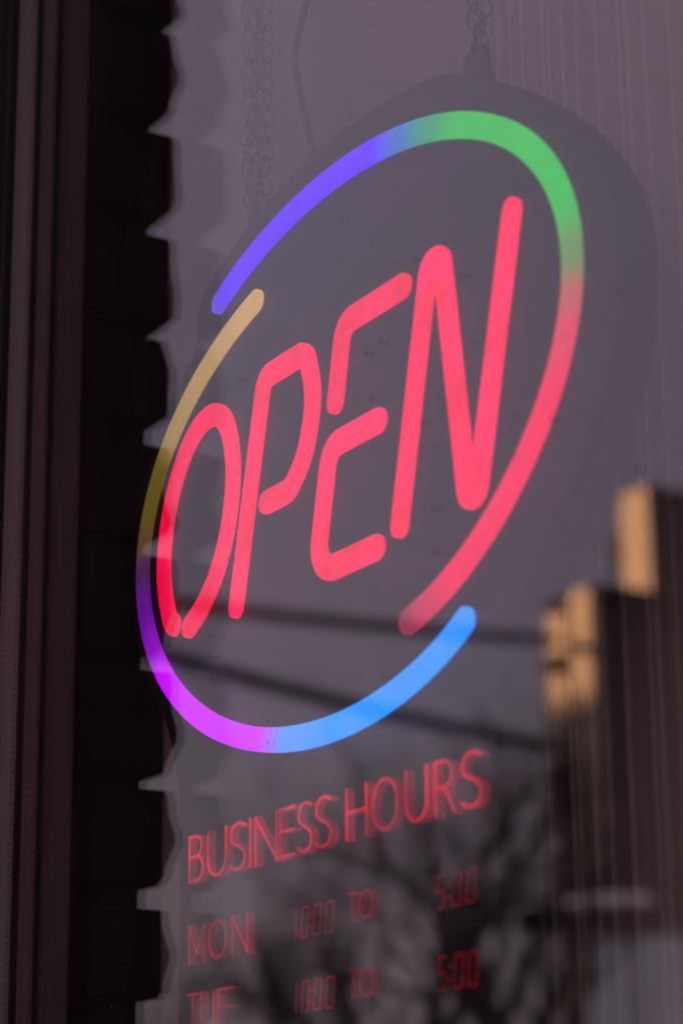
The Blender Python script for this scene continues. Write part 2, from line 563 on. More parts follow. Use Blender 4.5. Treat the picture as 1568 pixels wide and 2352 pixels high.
for i in range(len(zs) - 1):
    # bed joints are wider low down, thin higher up
    zb = zs[i]
    f = min(1.0, max(0.0, (2.05 - zs[i + 1]) / 0.30))
    gap = 0.0125 + rnd.uniform(-0.0030, 0.0040)
    # the joint line is the crisp upper arris of the brick below it
    zb2, zt2 = zb + gap, zs[i + 1]
    dy = rnd.uniform(-0.0042, 0.0042)
    if i % 2 == 0:
        brick(-0.622, PXR + rnd.uniform(-0.002, 0.002), PYF + dy, -0.048, zb2, zt2, 100 + i, gap)
        brick(-0.622, PXR + rnd.uniform(-0.003, 0.001), -0.038, -0.0135, zb2, zt2, 300 + i, gap)
    else:
        brick(-0.506, PXR + rnd.uniform(-0.002, 0.002), PYF + dy, -0.0135, zb2, zt2, 100 + i, gap)
        brick(-0.622, -0.516, PYF + dy * 0.5, -0.0135, zb2, zt2, 300 + i, gap)

# ------------------------------------------------------------------ curtain behind the sign
CY = 0.118
cx = []
x = JX + 0.002
ridges = []
rx = 0.012
while rx < WX1 - 0.1:
    ridges.append((rx, rnd.uniform(0.7, 1.0)))
    if rnd.random() < 0.4:
        ridges.append((rx + rnd.uniform(0.0036, 0.0052), rnd.uniform(0.5, 0.9)))
    rx += rnd.uniform(0.011, 0.019)
def curtain_y(x):
    a = min(1.0, max(0.0, (x - 0.0) / 0.10))
    y = 0.0028 * math.sin(x * 31 + 0.6) + 0.0016 * math.sin(x * 77)
    for (r0_, s_) in ridges:
        d = abs(x - r0_)
        if d < 0.0022:
            y -= a * s_ * 0.0022 * (0.5 + 0.5 * math.cos(math.pi * d / 0.0022))
    return CY + y
xs_ = []
x = JX - 0.001
while x < WX1 - 0.055:
    xs_.append(x)
    near = any(abs(x - r0_) < 0.003 for r0_, _ in ridges) and x < 0.45
    x += 0.0006 if near else (0.004 if x < 0.5 else 0.006)
cv, cf = [], []
zlv = [WZ0 + 0.01, 1.2, 1.6, 2.0, 2.4, WZ1 - 0.01]
for zz in zlv:
    for x in xs_:
        cv.append((x, curtain_y(x), zz))
nx = len(xs_)
for j in range(len(zlv) - 1):
    for i in range(nx - 1):
        cf.append((j * nx + i, j * nx + i + 1, (j + 1) * nx + i + 1, (j + 1) * nx + i))
cur = mesh_obj('curtain', cv, cf, M['curtain'], None, True)
cur.data.materials.append(M['curtain_rib'])
rib_cols = set(i for i in range(nx - 1) if xs_[i] > 0.02 and any(abs((xs_[i] + xs_[i + 1]) / 2 - r0_) < 0.0009 for r0_, _ in ridges))
for pi, pl in enumerate(cur.data.polygons):
    if pi % (nx - 1) in rib_cols:
        pl.material_index = 1
sm = cur.modifiers.new('thickness', 'SOLIDIFY')
sm.thickness = 0.0008
sm.offset = 1.0
tag(cur, 'dim beige curtain with fine upright ribs hanging behind the open sign', 'curtain')

# ------------------------------------------------------------------ the sign
SZ = 1.837                    # height of the sign's origin
SY = 0.045                    # front of the light strips
BF, BB = 0.0480, 0.0690       # front and back of the board
sign = thing('open_sign', 'oval black sign with glowing red OPEN in a rainbow ring and red business hours', 'sign', (0, 0, SZ))

OUT_L = [(98.0, 190), (70.5, 196), (41.7, 199.5), (11.5, 201.2), (-9.4, 201.0), (-33.1, 199.8), (-57.6, 196.6), (-82.9, 191.5), (-111.3, 184.6), (-135.8, 175.5), (-148.2, 170.0),
         (-158.9, 164.2), (-165.4, 157.2), (-165.6, 148), (-164.0, 139.5), (-169.2, 131.6), (-186.6, 121.2), (-201.8, 109.2), (-212.5, 98.5), (-222.5, 86.8), (-231.5, 74.8), (-238.4, 62.7),
         (-245.6, 37.8), (-247.0, 16.5), (-245.6, 1.8), (-242.2, -13.2), (-234.8, -30.1), (-223.3, -46.0), (-208.8, -63.2), (-197.7, -77.7), (-189.9, -92.6), (-183.9, -109.8), (-180.6, -127.3),
         (-180.0, -162.7), (-180.0, -240.7), (-180.0, -470)]
OUT_R = [(99.7, 189.5), (124.3, 177.0), (147.9, 161.0), (170.3, 143.1), (188.1, 126.5), (203.3, 109.2), (214.5, 92.8), (221.9, 77.1), (225.9, 61.8), (226.3, 45.8), (224.5, 30.6), (221.4, 17.2),
         (216.0, 2.3), (210.0, -9.1), (202.3, -20.0), (192.7, -32.7), (179.3, -47.8), (166.7, -60.5), (152, -75), (139, -92), (130, -112), (125, -134), (123, -170), (123, -470)]
OUT_L = OUT_L[1:]

def smooth_closed(pts, it=2, fixed=0):
    for _ in range(it):
        n = len(pts)
        q = []
        for i in range(n):
            a, b = pts[i], pts[(i + 1) % n]
            q.append((a[0] * 0.75 + b[0] * 0.25, a[1] * 0.75 + b[1] * 0.25))
            q.append((a[0] * 0.25 + b[0] * 0.75, a[1] * 0.25 + b[1] * 0.75))
        pts = q
    return pts
outline = OUT_R + OUT_L[::-1]
outline = smooth_closed(outline, 2)
def extrude_outline(name, pts, y0, y1, mat, parent, bevel):
    n = len(pts)
    # rounded rim: inner loop at the front is pulled in a little
    def inset(d):
        res = []
        for i in range(n):
            a, b, c = pts[i - 1], pts[i], pts[(i + 1) % n]
            tx, tz = c[0] - a[0], c[1] - a[1]
            L = math.hypot(tx, tz) or 1
            res.append((b[0] - tz / L * d, b[1] + tx / L * d))
        return res
    area = sum(pts[i][0] * pts[(i + 1) % n][1] - pts[(i + 1) % n][0] * pts[i][1] for i in range(n))
    s = 1 if area > 0 else -1
    loops = [(inset(s * bevel), y0), (inset(s * bevel * 0.3), y0 + bevel * 0.3), (pts, y0 + bevel), (pts, y1 - bevel), (inset(s * bevel), y1)]
    v, f = [], []
    for lp, yy in loops:
        v += [(p[0] / 1000, yy, p[1] / 1000) for p in lp]
    for k in range(len(loops) - 1):
        for i in range(n):
            j = (i + 1) % n
            f.append((k * n + i, k * n + j, (k + 1) * n + j, (k + 1) * n + i))
    f.append(tuple(range(n)))
    f.append(tuple((len(loops) - 1) * n + i for i in range(n))[::-1])
    return mesh_obj(name, v, f, mat, parent)
extrude_outline('board', [(p[0], p[1]) for p in outline], BF, BB, M['board'], sign, 1.5 / 1000 * 1)

def catmull(pts, per=8):
    P = [Vector((p[0], p[1])) for p in pts]
    P = [P[0] * 2 - P[1]] + P + [P[-1] * 2 - P[-2]]
    res = []
    for i in range(1, len(P) - 2):
        for k in range(per):
            t = k / per
            a, b, c, d = P[i - 1], P[i], P[i + 1], P[i + 2]
            res.append(0.5 * ((2 * b) + (c - a) * t + (2 * a - 5 * b + 4 * c - d) * t * t + (3 * b - a - 3 * c + d) * t ** 3))
    res.append(P[-2])
    return res

def fillet(pts, rad, seg=9):
    """polyline with rounded corners, pts in mm; rad scalar or per corner"""
    P = [Vector(p) for p in pts]
    res = [P[0]]
    for i in range(1, len(P) - 1):
        r = rad[i - 1] if isinstance(rad, (list, tuple)) else rad
        a = (P[i - 1] - P[i]); b = (P[i + 1] - P[i])
        la, lb = a.length, b.length
        a.normalize(); b.normalize()
        ang = a.angle(b)
        if r <= 0 or abs(ang - math.pi) < 0.03:
            res.append(P[i]); continue
        d = min(r / math.tan(ang / 2), la * 0.49, lb * 0.49)
        rr = d * math.tan(ang / 2)
        c = P[i] + (a + b).normalized() * (rr / math.sin(ang / 2))
        s = P[i] + a * d; e = P[i] + b * d
        a0 = math.atan2(s.y - c.y, s.x - c.x); a1 = math.atan2(e.y - c.y, e.x - c.x)
        da = (a1 - a0 + math.pi) % (2 * math.pi) - math.pi
        for k in range(seg + 1):
            t = a0 + da * k / seg
            res.append(Vector((c.x + rr * math.cos(t), c.y + rr * math.sin(t))))
    res.append(P[-1])
    return res

def resample(path, step):
    out = [path[0]]
    acc = 0.0
    for i in range(1, len(path)):
        a, b = path[i - 1], path[i]
        L = (b - a).length
        if L < 1e-9:
            continue
        t = step - acc
        while t <= L:
            out.append(a + (b - a) * (t / L))
            t += step
        acc = L - (t - step)
    if (out[-1] - path[-1]).length > step * 0.3:
        out.append(path[-1])
    return out

def strip(name, path, width, y_front, y_base, mat, parent, step=2.0, dome=0.35, edge=0.42, colfun=None, cap_seg=8):
    """flat-topped light strip with round ends following a path in the sign's plane (mm)"""
    path = resample(path, step)
    w = width / 2
    n = len(path)
    rows = []                                   # (centre, normal-left, halfwidth)
    def nrm(i):
        d = path[min(i + 1, n - 1)] - path[max(i - 1, 0)]
        d.normalize()
        return Vector((-d.y, d.x)), d
    nl, d0 = nrm(0)
    for k in range(cap_seg):
        t = math.pi / 2 * (1 - k / cap_seg)
        rows.append((path[0] - d0 * w * math.sin(t), nl, max(w * math.cos(t), 0.02), 0.0))
    for i in range(n):
        nl, d = nrm(i)
        rows.append((path[i], nl, w, i / (n - 1)))
    for k in range(1, cap_seg + 1):
        t = math.pi / 2 * k / cap_seg
        rows.append((path[-1] + d * w * math.sin(t), nl, max(w * math.cos(t), 0.02), 1.0))
    h = y_base - y_front
    prof = [(-1.0, 0.0, 1.0), (-1.0, 0.0, 0.35), (-1.0, 0.30, 0.10), (-1.0, 1.0, 0.0), (0.0, 0.0, -dome / (h * 1000)), (1.0, -1.0, 0.0), (1.0, -0.30, 0.10), (1.0, 0.0, 0.35), (1.0, 0.0, 1.0)]
    v, f, cols = [], [], []
    for (c, nl, hw, t) in rows:
        sc = hw / w
        for (s, e, dep) in prof:
            q = c + nl * (s * hw + e * edge * sc)
            v.append((q.x / 1000, y_front + h * dep, q.y / 1000))
            if colfun:
                cols.append(colfun(c))
    k = len(prof)
    for i in range(len(rows) - 1):
        for j in range(k - 1):
            f.append((i * k + j, (i + 1) * k + j, (i + 1) * k + j + 1, i * k + j + 1))
    f.append(tuple(range(k)))
    f.append(tuple((len(rows) - 1) * k + j for j in range(k))[::-1])
    me = bpy.data.meshes.new(name)
    me.from_pydata(v, [], f)
    me.update()
    me.materials.append(mat)
    if not colfun:
        me.materials.append(M['letter_rim'])
        for i in range(len(rows) - 1):
            for j in (2, 5):
                me.polygons[i * (k - 1) + j].material_index = 1
    if colfun:
        at = me.color_attributes.new('glow', 'FLOAT_COLOR', 'POINT')
        for i, cc in enumerate(cols):
            at.data[i].color = (*cc, 1.0)
    me.polygons.foreach_set('use_smooth', [True] * len(me.polygons))
    o = bpy.data.objects.new(name, me)
    COL.objects.link(o)
    o.parent = parent
    return o

LW = 12.8
O_PTS = [(-187.5, -22.5), (-191.8, -19.2), (-196.2, -9.8), (-200.6, 5.2), (-201.1, 19.3), (-198.8, 32.7), (-194.9, 45.8), (-188.6, 58.2), (-180.2, 69.8), (-169.6, 79.6), (-156.4, 86.4), (-141.5, 87.6), (-128.8, 81.2),
         (-121.2, 68.6), (-117.6, 52.8), (-118.0, 38.9), (-120.6, 26.2), (-124.9, 13.8), (-131.4, 2.0), (-140.2, -8.9), (-148.9, -16.6), (-158.0, -22.6), (-168.5, -27.6)]
strip('letter_O', catmull(O_PTS, 6), LW, SY, BF, M['letter'], sign)
P_PTS = [(-113.6, -28.5), (-82.2, 90.6), (-37.0, 90.6), (-28.0, 63.0), (-39.0, 33.5), (-55.0, 20.2), (-79.5, 20.2)]
strip('letter_P', fillet(P_PTS, [9.5, 10, 45, 45, 14]), LW, SY, BF, M['letter'], sign)
strip('letter_E_upper', fillet([(58.0, 93.1), (1.2, 93.1), (-7.6, 53.5)], [11.5]), LW, SY, BF, M['letter'], sign)
strip('letter_E_lower', fillet([(33.2, 31.7), (-13.6, 31.7), (-28.6, -31.6), (29.6, -31.6)], [12.5, 13.5]), LW, SY, BF, M['letter'], sign)
strip('letter_N', fillet([(51.3, -26.0), (81.6, 95.8), (92.8, 95.8), (109.4, -28.2), (117.6, -28.2), (151.6, 96.0)], [6.5, 5.0, 4.2, 4.4], 10), LW, SY, BF, M['letter'], sign, step=1.6)

def lerp_stops(stops, t):
    if t <= stops[0][0]:
        return stops[0][1]
    for (a, ca), (b, cb) in zip(stops, stops[1:]):
        if t <= b:
            u = (t - a) / (b - a)
            u = u * u * (3 - 2 * u)
            return tuple(ca[i] + (cb[i] - ca[i]) * u for i in range(3))
    return stops[-1][1]
def arc(coef, c, th0, th1, n=160):
    res = []
    for i in range(n + 1):
        th = th0 + (th1 - th0) * i / n
        r = 0.0
        for k in coef:
            r = r * th + k
        res.append(Vector((c[0] + 220 * r * math.cos(th), c[1] + 130 * r * math.sin(th))))
    return res
UC = [-0.006866005813522236, 0.03072376577263841, -0.010407281663601125, -0.09772012797928872, 0.037197726159938854, 0.10985140568284694, 1.0114828318629463]
LC = [-9.731810393033448e-05, -0.005667303235234073, 0.08368654395049822, -0.38254383511219675, 0.6669440891340855, 0.6028715730601559]
VIO, GRN, RED, MAG, CYA = (0.075, 0.0, 1.0), (0.0, 0.44, 0.045), (0.82, 0.0, 0.06), (0.62, 0.0, 1.05), (0.0, 0.28, 1.05)
U_ST = [(-2.121, (0.10, 0.05, 0.70)), (-2.02, VIO), (-1.31, VIO), (-1.19, (0.01, 0.14, 0.50)), (-1.08, (0.0, 0.28, 0.15)), (-0.95, GRN), (-0.30, GRN), (-0.10, (0.10, 0.22, 0.06)), (0.02, (0.38, 0.08, 0.07)), (0.14, (0.62, 0.03, 0.07)), (0.35, RED), (0.95, RED), (1.10, (0.50, 0.01, 0.06)), (1.16, (0.24, 0.01, 0.04))]
L_ST = [(1.87, (0.50, 0.30, 0.085)), (2.2, (0.40, 0.245, 0.055)), (2.50, (0.30, 0.20, 0.038)), (2.66, (0.12, 0.085, 0.005)), (2.85, (0.10, 0.072, 0.004)), (3.0, (0.09, 0.048, 0.016)), (3.12, (0.050, 0.010, 0.066)), (3.34, (0.10, 0.0, 0.24)), (3.55, (0.25, 0.0, 0.52)), (3.72, MAG), (4.40, MAG), (4.56, (0.05, 0.30, 0.98)), (4.78, (0.0, 0.31, 1.05)), (5.35, CYA)]  # dim left stretch puts the missing sky reflection into the strip colour
strip('ring_upper', arc(UC, (-28.4, 43.3), 2.1207 - 0.025, -1.158 - 0.005), LW, SY, BF, M['ring'], sign, colfun=lambda c: lerp_stops(U_ST, -math.atan2((c.y - 43.3) / 130, (c.x + 28.4) / 220)))
strip('ring_lower', arc(LC, (-22.8, 16.2), 1.872 + 0.02, 5.344 + 0.012), LW, SY, BF, M['ring'], sign, colfun=lambda c: lerp_stops(L_ST, math.atan2((c.y - 16.2) / 130, (c.x + 22.8) / 220) % (2 * math.pi)))

# ---- small red lettering: clear acrylic letters lit red, brighter on the face than on the flanks
def mat_hours(name, strength, alpha):
    mt, n, l = new_mat(name)
    out = n.new('ShaderNodeOutputMaterial')
    em = n.new('ShaderNodeEmission')
    em.inputs['Color'].default_value = (1.0, 0.012, 0.05, 1)
    tc = n.new('ShaderNodeTexCoord')
    nz = n.new('ShaderNodeTexNoise')
    nz.inputs['Scale'].default_value = 60.0
    nz.inputs['Detail'].default_value = 3.0
    l.new(tc.outputs['Object'], nz.inputs['Vector'])
    mr = n.new('ShaderNodeMapRange')
    mr.inputs['From Min'].default_value = 0.32
    mr.inputs['From Max'].default_value = 0.68
    mr.inputs['To Min'].default_value = strength * 0.55
    mr.inputs['To Max'].default_value = strength * 1.5
    l.new(nz.outputs['Fac'], mr.inputs['Value'])
    l.new(mr.outputs['Result'], em.inputs['Strength'])
    tr = n.new('ShaderNodeBsdfTransparent')
    tr.inputs['Color'].default_value = (0.96, 0.93, 0.93, 1)
    mx = n.new('ShaderNodeMixShader')
    mx.inputs['Fac'].default_value = alpha
    l.new(tr.outputs[0], mx.inputs[1])
    l.new(em.outputs[0], mx.inputs[2])
    l.new(mx.outputs[0], out.inputs['Surface'])
    return mt
def hours_mats(tagname, s):
    return [mat_hours('hours_face_' + tagname, s / K, 0.85), mat_hours('hours_flank_' + tagname, s * 0.62 / K, 0.23)]
HM4 = hours_mats('to', 0.22)
HM1, HM2, HM3 = hours_mats('title', 0.66), hours_mats('day', 0.31), hours_mats('digit', 0.20)

def arcpts(cx_, cy_, rx_, ry_, a0, a1, n=12):
    return [(cx_ + rx_ * math.cos(math.radians(a0 + (a1 - a0) * i / n)), cy_ + ry_ * math.sin(math.radians(a0 + (a1 - a0) * i / n))) for i in range(n + 1)]
S_CURVE = [(0.94, 0.93), (0.72, 0.99), (0.48, 1.0), (0.20, 0.93), (0.08, 0.77), (0.16, 0.62), (0.40, 0.54), (0.68, 0.46), (0.92, 0.33), (0.93, 0.17), (0.76, 0.04), (0.48, 0.0), (0.22, 0.02), (0.04, 0.09)]
GLYPH = {
    'B': [[(0, 0), (0, 1)], [(0, 1), (0.45, 1)] + arcpts(0.45, 0.77, 0.42, 0.23, 90, -90) + [(0, 0.54)], [(0, 0.54), (0.5, 0.54)] + arcpts(0.5, 0.27, 0.48, 0.27, 90, -90) + [(0, 0)]],
    'U': [[(0, 1), (0, 0.36)] + arcpts(0.5, 0.36, 0.5, 0.36, 180, 360) + [(1, 1)]],
    'S': ['S'],
    'I': [[(0.5, 0), (0.5, 1)]],
    'N': [[(0, 0), (0, 1)], [(0, 1), (1, 0)], [(1, 0), (1, 1)]],
    'E': [[(0, 0), (0, 1)], [(0, 1), (1, 1)], [(0, 0.53), (0.92, 0.53)], [(0, 0), (1, 0)]],
    'H': [[(0, 0), (0, 1)], [(1, 0), (1, 1)], [(0, 0.53), (1, 0.53)]],
    'O': [arcpts(0.5, 0.5, 0.5, 0.5, 90, 450, 28)],
    'R': [[(0, 0), (0, 1)], [(0, 1), (0.45, 1)] + arcpts(0.45, 0.75, 0.45, 0.25, 90, -90) + [(0, 0.5)], [(0.48, 0.5), (1, 0)]],
    'M': [[(0, 0), (0, 1)], [(0, 1), (0.5, 0.25)], [(0.5, 0.25), (1, 1)], [(1, 1), (1, 0)]],
    'T': [[(0, 1), (1, 1)], [(0.5, 1), (0.5, 0)]],
}
TF, TB = 0.0438, 0.0479       # front and back of the raised lettering
def glyph(ch, x0, x1, zb, h, wt, mats, name='hours_letter', bold=1.0):
    v, f, mi = [], [], []
    x0, x1 = (q + (948.3 - q) * 0.0092 for q in (x0, x1))
    zb, h = zb + (-337 - zb) * 0.0092, h * 0.991
    w = x1 - x0 - wt
    zb2, h2 = zb + wt / 2, h - wt
    for s in GLYPH[ch]:
        pts = [(p.x, p.y) for p in catmull(S_CURVE, 4)] if s == 'S' else s
        path = [Vector((x0 + wt / 2 + p[0] * w, zb2 + p[1] * h2)) for p in pts]
        n = len(path)
        closed = (path[0] - path[-1]).length < 1e-4
        base = len(v)
        for i in range(n):
            if closed:
                d = path[(i + 1) % (n - 1)] - path[(i - 1) % (n - 1)]
            else:
                d = path[min(i + 1, n - 1)] - path[max(i - 1, 0)]
            d.normalize()
            nl = Vector((-d.y, d.x))
            # upright strokes a bit heavier than level ones, as in the photographed type
            hw = wt / 2 * (0.80 + 0.35 * abs(d.y)) * bold
            ext = Vector((0, 0))
            if not closed and i in (0, n - 1):
                ext = d * (wt / 2) * (-1 if i == 0 else 1)
            a, b = path[i] + nl * hw + ext, path[i] - nl * hw + ext
            for q in (a, b):
                v.append((q.x / 1000, TF, q.y / 1000))
                v.append((q.x / 1000, TB, q.y / 1000))
        for i in range(n - 1):
            o0, o1 = base + i * 4, base + (i + 1) * 4
            f.append((o0, o1, o1 + 2, o0 + 2)); mi.append(0)
            f.append((o0, o0 + 1, o1 + 1, o1)); mi.append(1)
            f.append((o0 + 2, o1 + 2, o1 + 3, o0 + 3)); mi.append(1)
            f.append((o0 + 1, o0 + 3, o1 + 3, o1 + 1)); mi.append(1)
        if not closed:
            f.append((base, base + 2, base + 3, base + 1)); mi.append(1)
            e = base + (n - 1) * 4
            f.append((e, e + 1, e + 3, e + 2)); mi.append(1)
    o = mesh_obj(name, v, f, None, sign)
    for mt in mats:
        o.data.materials.append(mt)
    if len(o.data.polygons) == len(mi):
        o.data.polygons.foreach_set('material_index', mi)
    return o
row1 = [('B', -171.9, -154.1), ('U', -150.4, -128.2), ('S', -125.8, -106.6), ('I', -105.0, -99.6), ('N', -97.6, -73.6), ('E', -71.6, -55.4), ('S', -54.0, -37.6), ('S', -36.6, -18.6),
        ('H', -6.2, 14.1), ('O', 18.1, 41.5), ('U', 47.3, 66.9), ('R', 72.4, 89.5), ('S', 93.1, 111.8)]
for ch, a, b in row1:
    glyph(ch, a, b, -168.3, 25.6, 1.9, HM1)
for ch, a, b in [('M', -171.5, -152.5), ('O', -148.6, -128.0), ('N', -122.5, -104.5)]:
    glyph(ch, a, b, -211.0, 20.6, 1.6, HM2)
for ch, a, b in [('T', -172.6, -159.5), ('U', -156.8, -141.5), ('E', -138.3, -119.8)]:
    glyph(ch, a, b, -246.6, 20.6, 1.6, HM2)
for zb in (-206.6, -242.4):
    glyph('T', -6.0, 3.6, zb, 14.0, 1.1, HM4)
    glyph('O', 4.4, 17.4, zb, 14.0, 1.1, HM4)

SEG = {'0': 'abcdef', '1': 'bc', '5': 'afgcd'}
def digit(ch, x0, x1, zb, h):
    x0, x1 = (q + (948.3 - q) * 0.0034 for q in (x0, x1))
    w = 0.95
    ctr = thing_part('time_digit')
    g = 0.35
    zm = zb + h / 2
    R = {'a': (x0 + w * .6, zb + h - w, x1 - w * .6, zb + h), 'd': (x0 + w * .6, zb, x1 - w * .6, zb + w), 'g': (x0 + w * .6, zm - w / 2, x1 - w * .6, zm + w / 2),
         'f': (x0, zm + g, x0 + w, zb + h - w * .6), 'e': (x0, zb + w * .6, x0 + w, zm - g), 'b': (x1 - w, zm + g, x1, zb + h - w * .6), 'c': (x1 - w, zb + w * .6, x1, zm - g)}
    for s in SEG[ch]:
        a0, b0, a1, b1 = R[s]
        lean = 0.14
        cors = [(a0, b0), (a1, b0), (a1, b1), (a0, b1)]
        v = []
        for yy in (TB - 0.0009, TB):
            v += [((p + (q - zb) * lean) / 1000, yy, q / 1000) for p, q in cors]
        o = mesh_obj('segment', v, [(0, 1, 2, 3), (4, 7, 6, 5), (0, 4, 5, 1), (1, 5, 6, 2), (2, 6, 7, 3), (3, 7, 4, 0)], None, ctr)
        for mt in HM3:
            o.data.materials.append(mt)
        o.data.polygons.foreach_set('material_index', [0, 1, 1, 1, 1, 1])
def thing_part(name):
    o = bpy.data.objects.new(name, None)
    COL.objects.link(o)
    o.parent = sign
    o.empty_display_size = 0.01
    return o
def colon(xc, zb, h):
    xc += (948.3 - xc) * 0.0034
    c = thing_part('time_colon')
    for t in (0.3, 0.68):
        zc = zb + h * t
        v = []
        for yy in (TB - 0.0009, TB):
            v += [((xc + 0.14 * (zc - zb) + 1.0 * math.cos(a * math.pi / 4)) / 1000, yy, (zc + 1.0 * math.sin(a * math.pi / 4)) / 1000) for a in range(8)]
        f = [tuple(range(8)), tuple(range(8, 16))[::-1]] + [(i, 8 + i, 8 + (i + 1) % 8, (i + 1) % 8) for i in range(8)]
        o = mesh_obj('colon_dot', v, f, None, c)
        for mt in HM3:
            o.data.materials.append(mt)
        o.data.polygons.foreach_set('material_index', [0] + [1] * 9)
for zb in (-209.7, -245.2):
    for ch, a, b in [('1', -63.0, -55.6), ('0', -51.2, -43.8), ('0', -39.0, -31.8), ('0', -27.6, -19.6)]:
        digit(ch, a, b, zb, 15.0)
    colon(-41.9, zb, 15.0)
    for ch, a, b in [('5', 70.8, 77.6), ('0', 84.0, 91.2), ('0', 95.2, 102.6)]:
        digit(ch, a, b, zb, 15.0)
    colon(80.3, zb, 15.0)

# hanging brackets on the board's back edge
for bx, bz in ((-118, 179), (104, 181)):
    b = MB()
    y0, y1 = 0.0610, 0.0640
    pts = [(bx - 13, bz), (bx + 13, bz), (bx + 8, bz + 22), (bx - 8, bz + 22)]
    v = [(p / 1000, y0, q / 1000) for p, q in pts] + [(p / 1000, y1, q / 1000) for p, q in pts]
    mesh_obj('hanging_bracket', v, [(0, 1, 2, 3), (4, 7, 6, 5), (0, 4, 5, 1), (1, 5, 6, 2), (2, 6, 7, 3), (3, 7, 4, 0)], M['board'], sign)

# ------------------------------------------------------------------ chains and power cord
def link_mesh():
    mb = MB()
    n, sides = 18, 6
    R, r = 0.0040, 0.00060
    L = 0.0032
    ring = []
    for i in range(n):
        t = 2 * math.pi * i / n
        # pear-shaped wire loop
        xx = R * math.sin(t) * (1.0 - 0.35 * math.cos(t))
        zz = (L + R) * math.cos(t)
        ring.append(Vector((xx, 0.0, zz)))
    v, f = [], []
    for i in range(n):
        d = (ring[(i + 1) % n] - ring[i - 1]).normalized()
        a = Vector((0, 1, 0))
        b = d.cross(a)
        for k in range(sides):
            t = 2 * math.pi * k / sides
            v.append(ring[i] + (a * math.cos(t) + b * math.sin(t)) * r)
    for i in range(n):
        for k in range(sides):
            f.append((i * sides + k, ((i + 1) % n) * sides + k, ((i + 1) % n) * sides + (k + 1) % sides, i * sides + (k + 1) % sides))
    me = bpy.data.meshes.new('chain_link')
    me.from_pydata([tuple(q) for q in v], [], f)
    me.update()
    me.materials.append(M['chain'])
    me.polygons.foreach_set('use_smooth', [True] * len(f))
    return me
LINK = link_mesh()
def chain(label, x, z0, z1, y, strands, seed):
    r = random.Random(seed)
    root = thing('hanging_chain', label, 'chain', (x, y, z0), 0, 'chains the open sign hangs from')
    for s, (dx, dy) in enumerate(strands):
        zz = r.uniform(0, 0.006)
        k = 0
        while z0 + zz < z1:
            o = bpy.data.objects.new('chain_link', LINK)
            COL.objects.link(o)
            o.parent = root
            tt = zz / (z1 - z0)
            # strands gather at the bracket and spread out above it
            g = min(1.0, 0.15 + zz / 0.045)
            o.location = (dx * g + r.uniform(-0.0006, 0.0006), dy * g, zz)
            tw = (0.35 if k % 2 == 0 else -0.95) + r.uniform(-0.3, 0.3) + s * 0.4
            o.rotation_euler = (r.uniform(-0.08, 0.08), r.uniform(-0.14, 0.14), tw)
            zz += 0.0102
            k += 1
    return root
chain('doubled wire link chain above the left violet part of the ring', -0.1205, SZ + 0.196, WZ1, 0.0625, [(-0.0105, 0.0), (-0.0030, 0.003), (0.0035, -0.002), (0.0105, 0.001)], 3)
chain('doubled wire link chain above the green top of the ring', 0.1055, SZ + 0.200, WZ1, 0.0625, [(-0.004, 0.0), (0.0045, 0.002)], 8)
cp = [(-0.046, 0.067, SZ + 0.180), (-0.054, 0.0645, SZ + 0.206), (-0.067, 0.064, SZ + 0.243), (-0.0775, 0.064, SZ + 0.280), (-0.071, 0.064, SZ + 0.300), (-0.0615, 0.0645, SZ + 0.318), (-0.060, 0.065, SZ + 0.345), (-0.064, 0.066, SZ + 0.40), (-0.060, 0.067, SZ + 0.52), (-0.06, 0.07, WZ1)]
P3 = [Vector(p) for p in cp]
sp3 = []
Q = [P3[0] * 2 - P3[1]] + P3 + [P3[-1] * 2 - P3[-2]]
for i in range(1, len(Q) - 2):
    for k in range(6):
        t = k / 6
        a, b, c, d = Q[i - 1], Q[i], Q[i + 1], Q[i + 2]
        sp3.append(0.5 * ((2 * b) + (c - a) * t + (2 * a - 5 * b + 4 * c - d) * t * t + (3 * b - a - 3 * c + d) * t ** 3))
cord = MB().tube(sp3, 0.0020, 8).build('power_cord', M['cord'], None, True)
tag(cord, 'thin dark power cord curving down to the sign between the chains', 'power cord')

# ------------------------------------------------------------------ street across the road (seen mirrored in the glass)
def at(az, el, d):
    """point on the far side of the street: az from the -x direction (degrees), el above level, d metres of level distance"""
    a = math.radians(az)
    return Vector((CAM.x - d * math.cos(a), -(CAM.y + d * math.sin(a)), CAM.z + d * math.tan(math.radians(el))))

def building(name, label, corner_az, d, el_top, rot_extra):
    """two-faced block; local +x runs along the shaded street face, local +y along the sunlit flank (away from the viewer)"""
    c = at(corner_az, 0, d)
    H = CAM.z + d * math.tan(math.radians(el_top))
    a = math.radians(corner_az)
    # viewing direction of the mirrored ray, in real space
    dv = Vector((-math.cos(a), -math.sin(a)))
    t = Matrix.Rotation(rot_extra, 2)
    dv = t @ dv
    root = thing(name, label, 'building', (c.x, c.y, -0.14))
    ex = Vector((dv.y, -dv.x))        # along the shaded face
    if ex.dot(Vector((0.6, -0.8))) < 0:
        ex = -ex
    root.rotation_euler[2] = math.atan2(ex.y, ex.x)
    # second local axis
    ey = Vector((-ex.y, ex.x))
    sgn = 1 if ey.dot(dv) > 0 else -1
    return root, H + 0.14, sgn

